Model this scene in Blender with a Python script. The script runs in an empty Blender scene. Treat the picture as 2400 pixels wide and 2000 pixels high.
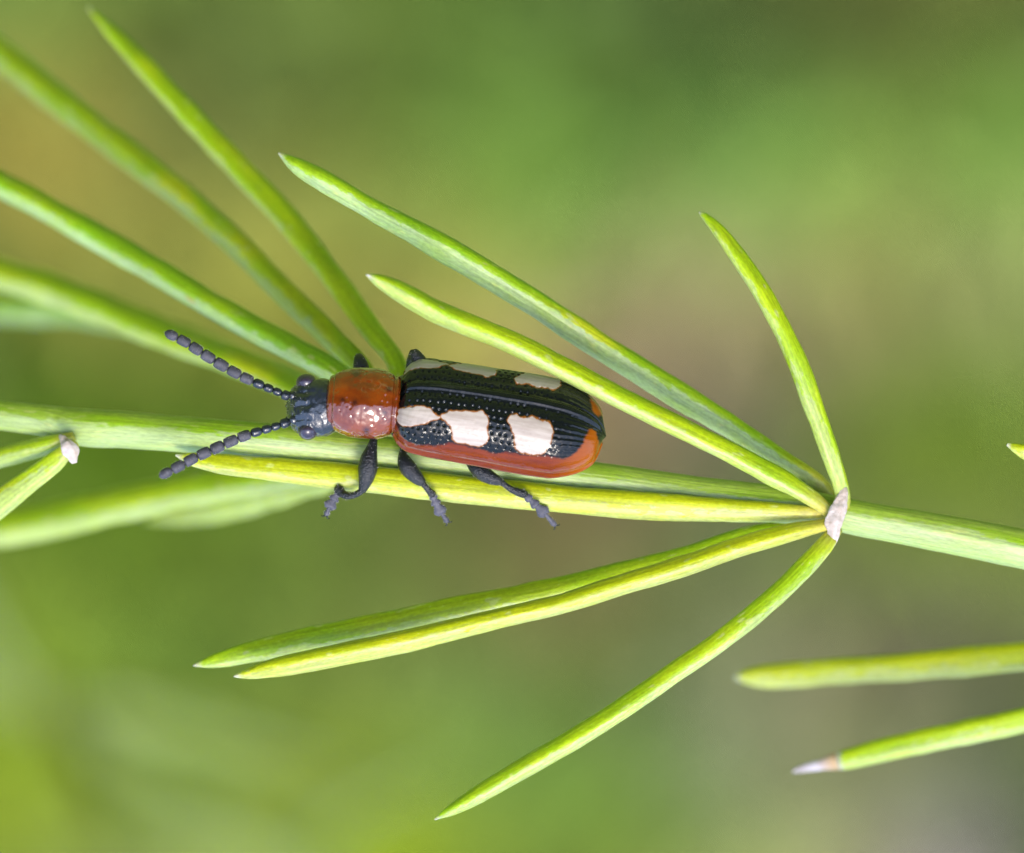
import bpy, math, random
import numpy as np
from mathutils import Vector, Matrix

# ------------------------------------------------------------------ camera, sky, sun, exposure
S = bpy.context.scene
C = S.collection
MM = 0.001
PXMM = 120.0                     # photograph pixels (2400 wide) per millimetre in the plane of focus
D = 250.0                        # mm from the camera to the beetle
ELEV = math.radians(43)          # the camera looks 43 degrees down, held upside down
ce, se = math.cos(ELEV), math.sin(ELEV)
# picture frame: X right, Y up, Z towards the camera -> world (z up)
RX = np.array((-1.0, 0, 0)); RY = np.array((0, -se, -ce)); RZ = np.array((0, -ce, se))
RIG = np.stack([RX, RY, RZ], axis=1)

cam = bpy.data.cameras.new('camera'); cam_o = bpy.data.objects.new('camera', cam); C.objects.link(cam_o)
cam.sensor_fit = 'HORIZONTAL'; cam.sensor_width = 36.0
cam.lens = 36.0 * D / (2400 / PXMM)
cam.clip_start = 0.01; cam.clip_end = 2000
cam_o.matrix_world = Matrix([[RX[i], RY[i], RZ[i], RZ[i] * D * MM] for i in range(3)] + [[0, 0, 0, 1]])
cam.dof.use_dof = True
cam.dof.focus_distance = (D - 0.45) * MM
cam.dof.aperture_fstop = cam.lens / 6.2
S.camera = cam_o

SUN_RIG = np.array((0.12, -0.52, 0.85)); SUN_RIG /= np.linalg.norm(SUN_RIG)
SUN_W = RIG @ SUN_RIG
world = bpy.data.worlds.new('World'); S.world = world; world.use_nodes = True
wn = world.node_tree
sky = wn.nodes.new('ShaderNodeTexSky'); sky.sky_type = 'NISHITA'; sky.sun_disc = False
sky.sun_elevation = math.asin(SUN_W[2]); sky.sun_rotation = math.atan2(SUN_W[0], SUN_W[1])
sky.air_density = 1.0; sky.dust_density = 2.0; sky.ozone_density = 1.0
wn.links.new(sky.outputs[0], wn.nodes['Background'].inputs[0])
wn.nodes['Background'].inputs[1].default_value = 0.15
sun = bpy.data.lights.new('sun', 'SUN'); sun.energy = 0.8; sun.angle = math.radians(16); sun.color = (1, 0.95, 0.87)
sun_o = bpy.data.objects.new('sun', sun); C.objects.link(sun_o)
sun_o.rotation_euler = Vector(SUN_W).to_track_quat('Z', 'Y').to_euler()
sun_o.location = (0, 0, 3)
S.view_settings.view_transform = 'Standard'; S.view_settings.look = 'None'
S.view_settings.gamma = 1.0; S.view_settings.exposure = 1.8
S.view_settings.use_curve_mapping = False

# ------------------------------------------------------------------ helpers
rng = np.random.default_rng(7)
random.seed(7)

def px(x, y, z):
    """photograph pixel + depth in mm (towards camera) -> picture frame in mm"""
    k = (D - z) / D / PXMM
    return np.array(((x - 1200) * k, (1000 - y) * k, z))

def to_world(v):
    return (np.asarray(v, float) @ RIG.T) * MM

def hash3(ix, iy, iz, seed=0):
    n = (ix.astype(np.int64) * 73856093) ^ (iy.astype(np.int64) * 19349663) ^ (iz.astype(np.int64) * 83492791) ^ (seed * 2654435761)
    n = (n ^ (n >> 13)) * 1274126177 & 0x7fffffff
    n = (n ^ (n >> 16)) * 668265263 & 0x7fffffff
    return (n & 0xfffff) / float(0xfffff)

def noise(p, scale=1.0, seed=0):
    """smooth value noise in -1..1"""
    p = np.asarray(p, float) * scale
    i = np.floor(p).astype(np.int64); f = p - i; f = f * f * (3 - 2 * f)
    out = 0
    for dx in (0, 1):
        for dy in (0, 1):
            for dz in (0, 1):
                w = (f[..., 0] if dx else 1 - f[..., 0]) * (f[..., 1] if dy else 1 - f[..., 1]) * (f[..., 2] if dz else 1 - f[..., 2])
                out = out + w * hash3(i[..., 0] + dx, i[..., 1] + dy, i[..., 2] + dz, seed)
    return out * 2 - 1

def fbm(p, scale, seed=0, n=3):
    return sum(noise(p, scale * 2 ** k, seed + k) / 2 ** k for k in range(n)) / 1.6

def sstep(a, b, x):
    t = np.clip((x - a) / (b - a), 0, 1)
    return t * t * (3 - 2 * t)

def spline(pts, n, t=None):
    """Catmull-Rom through rows of pts (any columns), n samples, evenly by chord"""
    P = np.asarray(pts, float)
    d = np.linalg.norm(np.diff(P[:, :3] if P.shape[1] >= 3 else P, axis=0), axis=1)
    s = np.concatenate([[0], np.cumsum(d)])
    if t is None: t = np.linspace(0, 1, n)
    q = t * s[-1]
    M = np.zeros_like(P)
    M[1:-1] = (P[2:] - P[:-2]) / (s[2:] - s[:-2])[:, None]
    M[0] = (P[1] - P[0]) / (s[1] - s[0]); M[-1] = (P[-1] - P[-2]) / (s[-1] - s[-2])
    k = np.clip(np.searchsorted(s, q, side='right') - 1, 0, len(s) - 2)
    h = (s[k + 1] - s[k]); u = ((q - s[k]) / h)[:, None]; h = h[:, None]
    return ((2*u**3 - 3*u**2 + 1) * P[k] + (u**3 - 2*u**2 + u) * h * M[k] + (-2*u**3 + 3*u**2) * P[k+1] + (u**3 - u**2) * h * M[k+1])

def interp(tbl, x):
    """smooth interpolation of table rows by first column"""
    T = np.asarray(tbl, float); s = T[:, 0]; P = T[:, 1:]
    x = np.clip(x, s[0], s[-1])
    M = np.zeros_like(P)
    dl = np.diff(P, axis=0) / np.diff(s)[:, None]
    for j in range(P.shape[1]):           # monotone tangents
        a, b = dl[:-1, j], dl[1:, j]
        M[1:-1, j] = np.where(a * b > 0, 2 * a * b / (a + b + 1e-12), 0)
    M[0] = dl[0]; M[-1] = dl[-1]
    k = np.clip(np.searchsorted(s, x, side='right') - 1, 0, len(s) - 2)
    h = (s[k+1] - s[k])[:, None]; u = ((x - s[k])[:, None]) / h
    return ((2*u**3 - 3*u**2 + 1) * P[k] + (u**3 - 2*u**2 + u) * h * M[k] + (-2*u**3 + 3*u**2) * P[k+1] + (u**3 - u**2) * h * M[k+1])

def grid_faces(nr, nc, wrap=True, off=0):
    r = np.arange(nr - 1)[:, None]; c = np.arange(nc if wrap else nc - 1)[None, :]
    c2 = (c + 1) % nc
    f = np.stack([r * nc + c, r * nc + c2, (r + 1) * nc + c2, (r + 1) * nc + c], axis=-1).reshape(-1, 4) + off
    return f

def normals_grid(V, wrap=True):
    """V: (nr, nc, 3) -> unit normals"""
    du = np.gradient(V, axis=0)
    if wrap:
        dv = (np.roll(V, -1, axis=1) - np.roll(V, 1, axis=1)) / 2
    else:
        dv = np.gradient(V, axis=1)
    n = np.cross(du, dv)
    return n / (np.linalg.norm(n, axis=-1, keepdims=True) + 1e-12)

ORIGIN = {}
def thing(name, label, cat, rig_pos, group=None):
    o = bpy.data.objects.new(name, None); C.objects.link(o)
    o.empty_display_size = 0.001
    w = to_world(rig_pos); o.location = w; ORIGIN[o.name] = np.array(w)
    o['label'] = label; o['category'] = cat
    if group: o['group'] = group
    return o

def mesh_obj(name, verts_w, faces, mat, parent=None, attrs=None, smooth=True, label=None, mats=None, midx=None):
    """verts_w in metres, world axes"""
    v = np.asarray(verts_w, float)
    org = ORIGIN[parent.name] if parent is not None else np.zeros(3)
    me = bpy.data.meshes.new(name)
    v = v - org
    if isinstance(faces, np.ndarray) and faces.ndim == 2:
        k = faces.shape[1]; nf = len(faces)
        me.vertices.add(len(v)); me.vertices.foreach_set('co', v.astype(np.float32).ravel())
        me.loops.add(nf * k); me.loops.foreach_set('vertex_index', faces.astype(np.int32).ravel())
        me.polygons.add(nf); me.polygons.foreach_set('loop_start', (np.arange(nf) * k).astype(np.int32))
        me.polygons.foreach_set('loop_total', np.full(nf, k, np.int32))
        me.update(calc_edges=True); me.validate()
    else:
        me.from_pydata(v.tolist(), [], [list(map(int, f)) for f in faces]); me.update()
    me.polygons.foreach_set('use_smooth', np.full(len(me.polygons), smooth))
    for an, av in (attrs or {}).items():
        av = np.asarray(av, np.float32)
        if av.ndim == 1:
            a = me.attributes.new(an, 'FLOAT', 'POINT'); a.data.foreach_set('value', av)
        else:
            a = me.attributes.new(an, 'FLOAT_VECTOR', 'POINT'); a.data.foreach_set('vector', av.ravel())
    me.materials.append(mat)
    o = bpy.data.objects.new(name, me); C.objects.link(o)
    if parent is not None:
        o.parent = parent
        ORIGIN[o.name] = org
    if label: o['label'] = label
    return o

# ------------------------------------------------------------------ materials
class NT:
    def __init__(s, name):
        s.m = bpy.data.materials.new(name); s.m.use_nodes = True
        s.t = s.m.node_tree; s.b = s.t.nodes['Principled BSDF']
    def n(s, kind, **kw):
        x = s.t.nodes.new('ShaderNode' + kind)
        for k, v in kw.items(): setattr(x, k, v)
        return x
    def set(s, sock, v):
        if hasattr(v, 'is_output'): s.t.links.new(v, sock)
        else: sock.default_value = v
    def attr(s, name, out='Fac'):
        return s.n('Attribute', attribute_name=name).outputs[out]
    def math(s, op, a, b=0.0, c=0.0):
        x = s.n('Math', operation=op); s.set(x.inputs[0], a); s.set(x.inputs[1], b); s.set(x.inputs[2], c); return x.outputs[0]
    def mix(s, f, a, b):
        x = s.n('Mix', data_type='RGBA'); s.set(x.inputs[0], f)
        s.set(x.inputs[6], a if hasattr(a, 'is_output') else (*a, 1)); s.set(x.inputs[7], b if hasattr(b, 'is_output') else (*b, 1))
        return x.outputs[2]
    def smooth(s, x, a, b, lo=0.0, hi=1.0):
        m = s.n('MapRange', interpolation_type='SMOOTHSTEP'); s.set(m.inputs[0], x)
        m.inputs[1].default_value = a; m.inputs[2].default_value = b; m.inputs[3].default_value = lo; m.inputs[4].default_value = hi
        return m.outputs[0]
    def noise(s, vec, scale, detail=3.0, rough=0.55):
        x = s.n('TexNoise'); s.set(x.inputs['Vector'], vec); x.inputs['Scale'].default_value = scale
        x.inputs['Detail'].default_value = detail; x.inputs['Roughness'].default_value = rough
        return x.outputs[0]
    def obj(s):
        return s.n('TexCoord').outputs['Object']
    def bump(s, h, dist, strength=1.0):
        x = s.n('Bump'); x.inputs['Strength'].default_value = strength; x.inputs['Distance'].default_value = dist
        s.set(x.inputs['Height'], h); return x.outputs[0]
    def p(s, **kw):
        for k, v in kw.items():
            k = k.replace('_', ' ')
            sock = s.b.inputs[k]
            if isinstance(v, tuple) and len(v) == 3 and sock.type == 'RGBA': v = (*v, 1)
            s.set(sock, v)
        return s.m

def plant_mat(name, green, green2, pale, yellow, sheen_at=0.25, rough=0.42):
    a = NT(name)
    tc = a.attr('tc', 'Vector'); side = a.attr('side'); tt = a.attr('tt')
    n1 = a.noise(tc, 3.0, 4); n2 = a.noise(tc, 1.1, 3); n3 = a.noise(tc, 9.0, 3); n4 = a.noise(tc, 0.55, 2)
    base = a.mix(a.smooth(n2, 0.38, 0.62), green, green2)
    base = a.mix(a.smooth(n4, 0.56, 0.68, 0, 0.75), base, yellow)
    # sky sheen of the waxy flank, painted into the colour, ragged border
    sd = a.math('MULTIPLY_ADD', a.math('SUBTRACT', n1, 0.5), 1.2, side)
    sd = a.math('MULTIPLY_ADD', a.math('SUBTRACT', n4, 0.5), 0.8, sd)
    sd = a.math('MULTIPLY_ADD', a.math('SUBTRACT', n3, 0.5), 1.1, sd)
    sky_sheen_f = a.smooth(sd, sheen_at - 0.05, sheen_at + 0.08, 0, 1.0)
    sky_sheen_col = a.mix(a.smooth(n1, 0.35, 0.7), pale, tuple(0.55 * p + 0.45 * g for p, g in zip(pale, green2)))
    col = a.mix(a.math('MULTIPLY', sky_sheen_f, 0.9), base, sky_sheen_col)
    # yellowed base and small specks
    col = a.mix(a.smooth(tt, 0.10, 0.0, 0, 0.8), col, (0.50, 0.42, 0.07))
    spk = a.noise(tc, 6.0, 1)
    col = a.mix(a.smooth(spk, 0.66, 0.74, 0, 0.6), col, (0.46, 0.50, 0.16))
    sp2 = a.noise(tc, 1.9, 1)
    col = a.mix(a.smooth(sp2, 0.79, 0.84, 0, 0.65), col, (0.42, 0.20, 0.03))
    # dry white point
    col = a.mix(a.smooth(tt, 0.982, 0.999), col, (0.42, 0.40, 0.30))
    st = a.n('Mapping'); st.inputs['Scale'].default_value = (0.35, 5.0, 5.0); a.t.links.new(tc, st.inputs[0])
    n5 = a.noise(st.outputs[0], 3.0, 3)
    hs = a.n('HueSaturation'); a.set(hs.inputs['Color'], col); a.set(hs.inputs['Value'], a.smooth(n5, 0.3, 0.7, 0.80, 1.16)); col = hs.outputs[0]
    n6 = a.noise(tc, 22.0, 2)
    hv = a.n('HueSaturation'); a.set(hv.inputs['Color'], col); a.set(hv.inputs['Value'], a.smooth(n6, 0.3, 0.7, 0.86, 1.12)); col = hv.outputs[0]
    col = a.mix(a.smooth(n6, 0.68, 0.76, 0, 0.55), col, (0.50, 0.54, 0.22))
    bmp = a.bump(a.math('ADD', a.math('ADD', n3, n5), a.math('MULTIPLY', n1, 0.8)), 0.00003, 0.40)
    return a.p(Base_Color=col, Roughness=rough, Specular_IOR_Level=0.45, Normal=bmp,
               Subsurface_Weight=0.55, Subsurface_Radius=(0.5, 0.65, 0.08), Subsurface_Scale=0.0006,
               Coat_Weight=0.15, Coat_Roughness=0.4)

MAT = {}
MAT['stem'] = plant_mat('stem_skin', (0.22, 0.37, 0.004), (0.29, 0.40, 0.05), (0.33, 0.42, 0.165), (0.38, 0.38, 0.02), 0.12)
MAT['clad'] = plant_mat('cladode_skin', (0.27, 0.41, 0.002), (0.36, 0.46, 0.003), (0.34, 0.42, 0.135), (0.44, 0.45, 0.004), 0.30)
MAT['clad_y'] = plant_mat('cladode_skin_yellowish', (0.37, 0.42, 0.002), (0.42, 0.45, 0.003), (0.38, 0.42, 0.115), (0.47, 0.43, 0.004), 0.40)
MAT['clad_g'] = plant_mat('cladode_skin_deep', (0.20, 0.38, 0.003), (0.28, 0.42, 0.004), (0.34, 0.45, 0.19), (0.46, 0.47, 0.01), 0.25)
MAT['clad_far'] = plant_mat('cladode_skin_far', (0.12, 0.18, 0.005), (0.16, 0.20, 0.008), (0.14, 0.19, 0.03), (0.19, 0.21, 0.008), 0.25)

def bract_mat():
    a = NT('papery_bract'); tc = a.obj()
    n = a.noise(tc, 6000, 4); n2 = a.noise(tc, 2500, 3)
    col = a.mix(a.smooth(n2, 0.35, 0.65), (0.43, 0.35, 0.29), (0.52, 0.46, 0.43))
    col = a.mix(a.smooth(n, 0.66, 0.74, 0, 0.7), col, (0.40, 0.22, 0.14))
    return a.p(Base_Color=col, Roughness=0.7, Normal=a.bump(n, 0.00008, 0.9), Subsurface_Weight=0.2, Subsurface_Radius=(0.5, 0.4, 0.3), Subsurface_Scale=0.0003)
MAT['bract'] = bract_mat()

def tip_mat():
    a = NT('dry_cladode_tip'); n = a.noise(a.obj(), 3000, 3); tt = a.attr('tt')
    dry = a.mix(a.smooth(n, 0.4, 0.6), (0.40, 0.34, 0.34), (0.48, 0.43, 0.45))
    return a.p(Base_Color=a.mix(a.smooth(tt, 0.05, 0.5), (0.42, 0.28, 0.14), dry), Roughness=0.6)
MAT['tip'] = tip_mat()

def tc_x(a, tc):
    x = a.n('SeparateXYZ'); a.t.links.new(tc, x.inputs[0]); return x.outputs[0]

def elytra_mat():
    a = NT('elytron_shell')
    cream = a.attr('cream'); edge = a.attr('rim'); org = a.attr('orange')
    tc = a.attr('tc', 'Vector')
    st = a.n('Mapping'); st.inputs['Scale'].default_value = (0.6, 7.0, 7.0); a.t.links.new(tc, st.inputs[0])
    ns = a.noise(st.outputs[0], 2.2, 4); nf = a.noise(tc, 14, 3)
    cr = a.mix(a.smooth(ns, 0.3, 0.7), (0.35, 0.29, 0.245), (0.46, 0.395, 0.34))
    cr = a.mix(a.smooth(nf, 0.66, 0.74, 0, 0.5), cr, (0.30, 0.20, 0.13))
    og = a.mix(a.smooth(ns, 0.3, 0.7), (0.12, 0.016, 0.001), (0.18, 0.028, 0.001))
    og = a.mix(a.smooth(tc_x(a, tc), 3.0, 3.9), og, (0.27, 0.062, 0.001))
    black = (0.0045, 0.006, 0.0065)
    col = a.mix(org, black, og)
    col = a.mix(edge, col, (0.30, 0.10, 0.008))
    col = a.mix(cream, col, cr)
    rgh = a.math('ADD', 0.11, a.math('MULTIPLY', cream, 0.25))
    b = a.bump(a.math('ADD', a.math('MULTIPLY', ns, 0.5), nf), 0.000012, 0.5)
    return a.p(Base_Color=col, Roughness=rgh, Specular_IOR_Level=0.32, Normal=b, Coat_Weight=0.14, Coat_Roughness=0.04)
MAT['elytra'] = elytra_mat()

def pronotum_mat():
    a = NT('pronotum_shell'); tc = a.attr('tc', 'Vector'); spot = a.attr('spot')
    n = a.noise(tc, 2.0, 3); nf = a.noise(tc, 10, 3)
    col = a.mix(a.smooth(n, 0.35, 0.65), (0.13, 0.020, 0.001), (0.20, 0.038, 0.001))
    col = a.mix(spot, col, (0.03, 0.006, 0.004))
    return a.p(Base_Color=col, Roughness=0.17, Specular_IOR_Level=0.6, Normal=a.bump(nf, 0.00001, 0.4), Coat_Weight=1.0, Coat_Roughness=0.05)
MAT['pronotum'] = pronotum_mat()

def dark_mat(name, c1, c2, rough, scale=9000, bump=0.000015, coat=0.3):
    a = NT(name); o = a.obj(); n = a.noise(o, scale, 4); n2 = a.noise(o, scale / 5, 3)
    return a.p(Base_Color=a.mix(a.smooth(n2, 0.35, 0.65), c1, c2), Roughness=rough, Normal=a.bump(n, bump, 0.8), Coat_Weight=coat, Coat_Roughness=0.12, Specular_IOR_Level=0.6)
MAT['head'] = dark_mat('head_shell', (0.006, 0.009, 0.013), (0.014, 0.019, 0.030), 0.26, 14000, 0.00002, 0.9)
MAT['eye'] = dark_mat('compound_eye', (0.022, 0.016, 0.028), (0.036, 0.026, 0.046), 0.24, 40000, 0.000004, 0.4)
MAT['leg'] = dark_mat('leg_shell', (0.003, 0.0035, 0.005), (0.008, 0.008, 0.011), 0.24, 26000, 0.00005, 0.05)
MAT['tarsus'] = dark_mat('downy_tarsus', (0.045, 0.045, 0.065), (0.075, 0.072, 0.095), 0.6, 30000, 0.00001, 0.0)
MAT['ant'] = dark_mat('downy_antenna', (0.030, 0.029, 0.040), (0.055, 0.052, 0.068), 0.62, 30000, 0.000012, 0.0)
MAT['antg'] = dark_mat('shiny_antenna', (0.007, 0.010, 0.015), (0.014, 0.018, 0.028), 0.24, 20000, 0.00001)
MAT['body'] = dark_mat('underside', (0.010, 0.011, 0.014), (0.030, 0.032, 0.045), 0.35, 15000, 0.00002)
a = NT('pale_setae'); MAT['seta'] = a.p(Base_Color=(0.45, 0.42, 0.40), Roughness=0.5)

# ------------------------------------------------------------------ tubes for stems, cladodes and limbs
def frames(P):
    T = np.gradient(P, axis=0); T /= np.linalg.norm(T, axis=1, keepdims=True)
    ref = np.array((0.0, 0, 1.0))                       # start from the picture's depth axis
    N = np.zeros_like(P); n = ref
    for i in range(len(P)):
        n = n - T[i] * np.dot(n, T[i]); n /= np.linalg.norm(n); N[i] = n
    B = np.cross(T, N)
    return T, N, B

def tube(P, R, nc=16, flat=1.0, lobes=None, rough=0.0, seed=0, twist=0.0):
    """P: (n,3) picture-frame mm, R: (n,) mm -> verts (n*nc,3), faces, normals, per-vertex ring and angle"""
    T, N, B = frames(P); n = len(P)
    th = np.arange(nc) / nc * 2 * math.pi
    tw = np.linspace(0, twist, n)[:, None]
    r = np.ones((n, nc)) * R[:, None]
    if lobes:
        for k, amp, ph in lobes: r = r * (1 + amp * np.cos(k * (th[None, :] + tw) + ph))
    V = P[:, None, :] + r[..., None] * (np.cos(th)[None, :, None] * N[:, None, :] * flat + np.sin(th)[None, :, None] * B[:, None, :])
    if rough:
        V = V + (fbm(V, 2.2, seed)[..., None] * rough) * (V - P[:, None, :]) / (R[:, None, None] + 1e-6)
    nrm = normals_grid(V)
    s = np.sum(nrm * (V - P[:, None, :]), axis=-1).mean()
    if s < 0: nrm = -nrm
    F = grid_faces(n, nc)
    F = F[:, ::-1] if s > 0 else F
    # normals of F must point out
    verts = V.reshape(-1, 3); caps = []
    return verts, F, nrm.reshape(-1, 3), V

def close_ends(verts, F, nr, nc):
    v = np.vstack([verts, verts[:nc].mean(0), verts[-nc:].mean(0)])
    a, b = len(verts), len(verts) + 1
    f0 = F[0]; flip = (f0[1] == f0[0] + 1)
    fs = [list(f) for f in F]
    for c in range(nc):
        d = (c + 1) % nc
        fs.append([a, d, c] if flip else [a, c, d])
        fs.append([b, (nr - 1) * nc + c, (nr - 1) * nc + d] if flip else [b, (nr - 1) * nc + d, (nr - 1) * nc + c])
    return v, fs

def plant_tube(name, pts, parent, mat, sky_flank=(0, -1, 0.25), nc=18, seed=0, tip=True, n=None, rough=0.018, lobes=None):
    """pts rows: px x, px y, depth mm, width px"""
    rows = np.array([(*px(x, y, z), w / PXMM / 2 * (D - z) / D) for x, y, z, w in pts])
    L = np.linalg.norm(np.diff(rows[:, :3], axis=0), axis=1).sum()
    n = n or max(24, int(L * 7))
    t = np.linspace(0, 1, n)
    if tip: t = np.concatenate([t[:-1], 1 - (1 - t[-2]) * np.array((0.8, 0.6, 0.4, 0.22, 0.1, 0.03, 0.0))])
    Q = spline(rows, None, t); P = Q[:, :3]; R = np.maximum(Q[:, 3], 0.012)
    rs = np.random.default_rng(seed)
    P = P + np.stack([noise(np.stack([t * L * 0.5 + seed * 7.3, t * 0 + k * 11.1, t * 0], -1)) for k in range(3)], -1) * 0.03
    lob = lobes if lobes is not None else [(3, 0.07, rs.uniform(0, 6)), (2, 0.05, rs.uniform(0, 6))]
    R = R * (1 + 0.05 * noise(np.stack([t * L * 1.3 + seed * 3.1, t * 0, t * 0 + 5], -1)))
    V, F, N, G = tube(P, R, nc, lobes=lob, rough=rough * 1.0, seed=seed, twist=rs.uniform(-1, 1))
    fl = np.array(sky_flank, float); fl /= np.linalg.norm(fl)
    side = N @ fl  # marks the flank that gets the painted sky sheen
    nr = len(P)
    tt = np.repeat(t, nc)
    th = np.tile(np.arange(nc) / nc * 2 * math.pi, nr); Rr = np.repeat(R, nc)
    tc = np.stack([tt * L * 0.45 + seed * 13.7, np.cos(th) * Rr + seed, np.sin(th) * Rr], -1)
    v, f = close_ends(V, F, nr, nc)
    side = np.concatenate([side, [0, 0]]); tt = np.concatenate([tt, [0, 1]])
    tc = np.vstack([tc, tc[0], tc[-1]])
    return mesh_obj(name, to_world(v), f, mat, parent, dict(side=side, tt=tt, tc=tc))

# ------------------------------------------------------------------ ground
GZ = -0.175
def ground_height(x, y):
    r = np.sqrt(x * x + y * y)
    h = GZ + 0.002 * noise(np.stack([x, y, x * 0], -1), 40, 3) * np.exp(-r / 3) + 0.03 * sstep(0.5, 1.5, r) * noise(np.stack([x, y, x * 0], -1), 1.3, 9)
    bank = sstep(-0.9, -2.6, y) * 2.0 * (1 + 0.12 * noise(np.stack([x, y, x * 0], -1), 0.7, 4))  # added rise behind the camera, out of view, keeps sky out of reflections
    return h + bank

def cam_ground(pxx, pyy, up=0.0):
    """where the line of sight through a pixel meets the ground"""
    o = RZ * D * MM
    d = to_world(px(pxx, pyy, 0)) - o
    t = (GZ + up - o[2]) / d[2]
    return o + d * t

PATCH_TXT = """(150,60,115,188,29) (600,80,174,240,46) (1000,60,110,177,25) (1400,100,52,96,20) (1750,120,58,87,20) (2050,40,120,135,28) (2350,80,152,170,44) (2300,300,160,357,32)
(100,330,368,281,51) (380,300,96,114,24) (700,300,76,110,22) (1050,280,128,253,26) (1400,320,195,328,50) (1850,400,118,374,34) (300,500,399,404,74) (650,560,410,394,64)
(1000,450,252,322,70) (1300,480,110,351,36) (1100,620,421,297,61) (1450,640,421,357,149) (1700,690,443,344,181) (1950,560,357,249,93) (2300,600,328,346,120) (1450,800,306,186,101)
(150,850,54,99,6) (450,900,57,105,8) (1650,880,92,92,57) (1720,980,76,79,45) (2000,850,73,107,22) (2250,950,125,220,17) (2300,1200,173,226,22) (2050,1080,173,248,17)
(250,1100,106,202,6) (200,1330,82,124,7) (700,1320,130,200,20) (950,1280,73,96,20) (1200,1300,202,202,54) (1400,1250,178,122,55) (1650,1220,86,156,24) (120,1500,273,388,45)
(450,1500,202,318,45) (520,1680,141,242,28) (800,1560,119,134,18) (1050,1620,198,337,68) (1350,1560,83,143,22) (1500,1800,181,328,32) (80,1800,300,404,4) (350,1800,92,143,18)
(600,1880,337,410,74) (850,1920,337,443,14) (1250,1950,99,152,17) (250,1950,193,234,65) (1800,1450,240,243,115) (2250,1450,123,102,82) (1900,1660,180,146,62) (2300,1650,65,79,16)
(1720,1780,138,152,155) (2100,1830,114,192,32) (1900,1960,410,443,115) (2150,1985,410,313,357) (2380,1900,87,133,34) (1550,1960,208,261,26)"""
PATCH = [tuple(map(float, q.strip('()').split(','))) for q in PATCH_TXT.split()]   # px, py and the albedo (thousandths) of the moss, straw or soil there
PG = np.array([cam_ground(p[0], p[1])[:2] for p in PATCH]); PR = np.full(len(PATCH), 185.0) / PXMM * MM * 2.04; PCOL = np.array([p[2:5] for p in PATCH]) / 1000
def ground_colour(x, y):
    # distances measured with the depth direction shortened, patches are long in depth
    d2 = ((x[..., None] - PG[:, 0]) ** 2 + ((y[..., None] - PG[:, 1]) * se) ** 2) / PR ** 2
    w = np.exp(-d2); ws = w.sum(-1)
    c = (w @ PCOL) / (ws[..., None] + 1e-9)
    f = np.clip(ws * 3, 0, 1)[..., None]
    far = np.array((0.13, 0.18, 0.035))
    n = noise(np.stack([x, y, x * 0], -1), 6, 21)[..., None]
    far = far * (1 + 0.4 * n)
    return c * f + far * (1 - f)

def graded(a, fine, lo, hi):
    core = np.arange(-a, a + fine / 2, fine)
    out = [];
    def grow(s, lim):
        st = fine; p = s; r = []
        while p < lim: st *= 1.22; p += st; r.append(p)
        return r
    left = [-(v) for v in grow(a, -lo)][::-1]; right = grow(a, hi)
    return np.array(left + core.tolist() + right)

cg = cam_ground(1200, 1000)
gx = graded(0.05, 0.0016, -400, 400); gy = graded(0.08, 0.0020, -400, 400) + cg[1]
GX, GY = np.meshgrid(gx, gy)
GV = np.stack([GX, GY, ground_height(GX, GY)], -1)
gc = ground_colour(GX, GY)
sky_block_f = sstep(-0.7, -1.4, GY)[..., None]
gc = gc * (1 - sky_block_f) + np.array((0.022, 0.032, 0.010)) * sky_block_f  # dark colour so the added rise reflects dark in the shell
def ground_mat():
    a = NT('meadow_ground'); c = a.attr('col', 'Vector'); o = a.obj()
    n = a.noise(o, 140, 5, 0.7)
    col = a.mix(a.smooth(n, 0.3, 0.7), a.mix(0.45, c, (0.05, 0.04, 0.02)), c)
    return a.p(Base_Color=col, Roughness=0.9, Specular_IOR_Level=0.1)
ground = mesh_obj('ground', GV.reshape(-1, 3), grid_faces(len(gy), len(gx), wrap=False), ground_mat(), attrs=dict(col=gc.reshape(-1, 3)))
ground['kind'] = 'structure'; ground['label'] = 'soft green and tan meadow ground with an added unseen rise blocking the sky'

# short grass on the part of the ground behind the plant
def grass():
    n = 14000
    bx = rng.uniform(-0.06, 0.06, n); by = cg[1] + rng.uniform(-0.09, 0.10, n)
    bz = ground_height(bx, by)
    h = rng.uniform(0.002, 0.007, n); w = rng.uniform(0.0004, 0.0010, n)
    az = rng.uniform(0, 6.283, n); le = rng.uniform(0.2, 0.9, n)
    dirx, diry = np.cos(az), np.sin(az)
    col = ground_colour(bx, by + h * 0.55) * (1 + rng.uniform(-0.3, 0.3, n))[:, None]
    V = []; 
    for k, (f, ww) in enumerate(((0, 1.0), (0.55, 0.8), (1.0, 0.05))):
        off = le * h * f * f
        cx, cy, cz = bx + dirx * off, by + diry * off, bz + h * f * (1 - 0.25 * f * le) - 0.001 * (k == 0)
        for s in (-1, 1):
            V.append(np.stack([cx - diry * w * ww * s, cy + dirx * w * ww * s, cz], -1))
    V = np.stack(V, 1)                              # n,6,3
    b = (np.arange(n) * 6)[:, None]
    F = np.concatenate([b + np.array([[0, 1, 3, 2]]), b + np.array([[2, 3, 5, 4]])], 0)
    a = NT('grass_blade'); c = a.attr('col', 'Vector')
    m = a.p(Base_Color=c, Roughness=0.7, Specular_IOR_Level=0.15)
    o = mesh_obj('grass', V.reshape(-1, 3), F, m, attrs=dict(col=np.repeat(col, 6, axis=0)))
    o['kind'] = 'stuff'; o['label'] = 'short blurred grass and straw on the ground'; o['category'] = 'grass'
grass()

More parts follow.
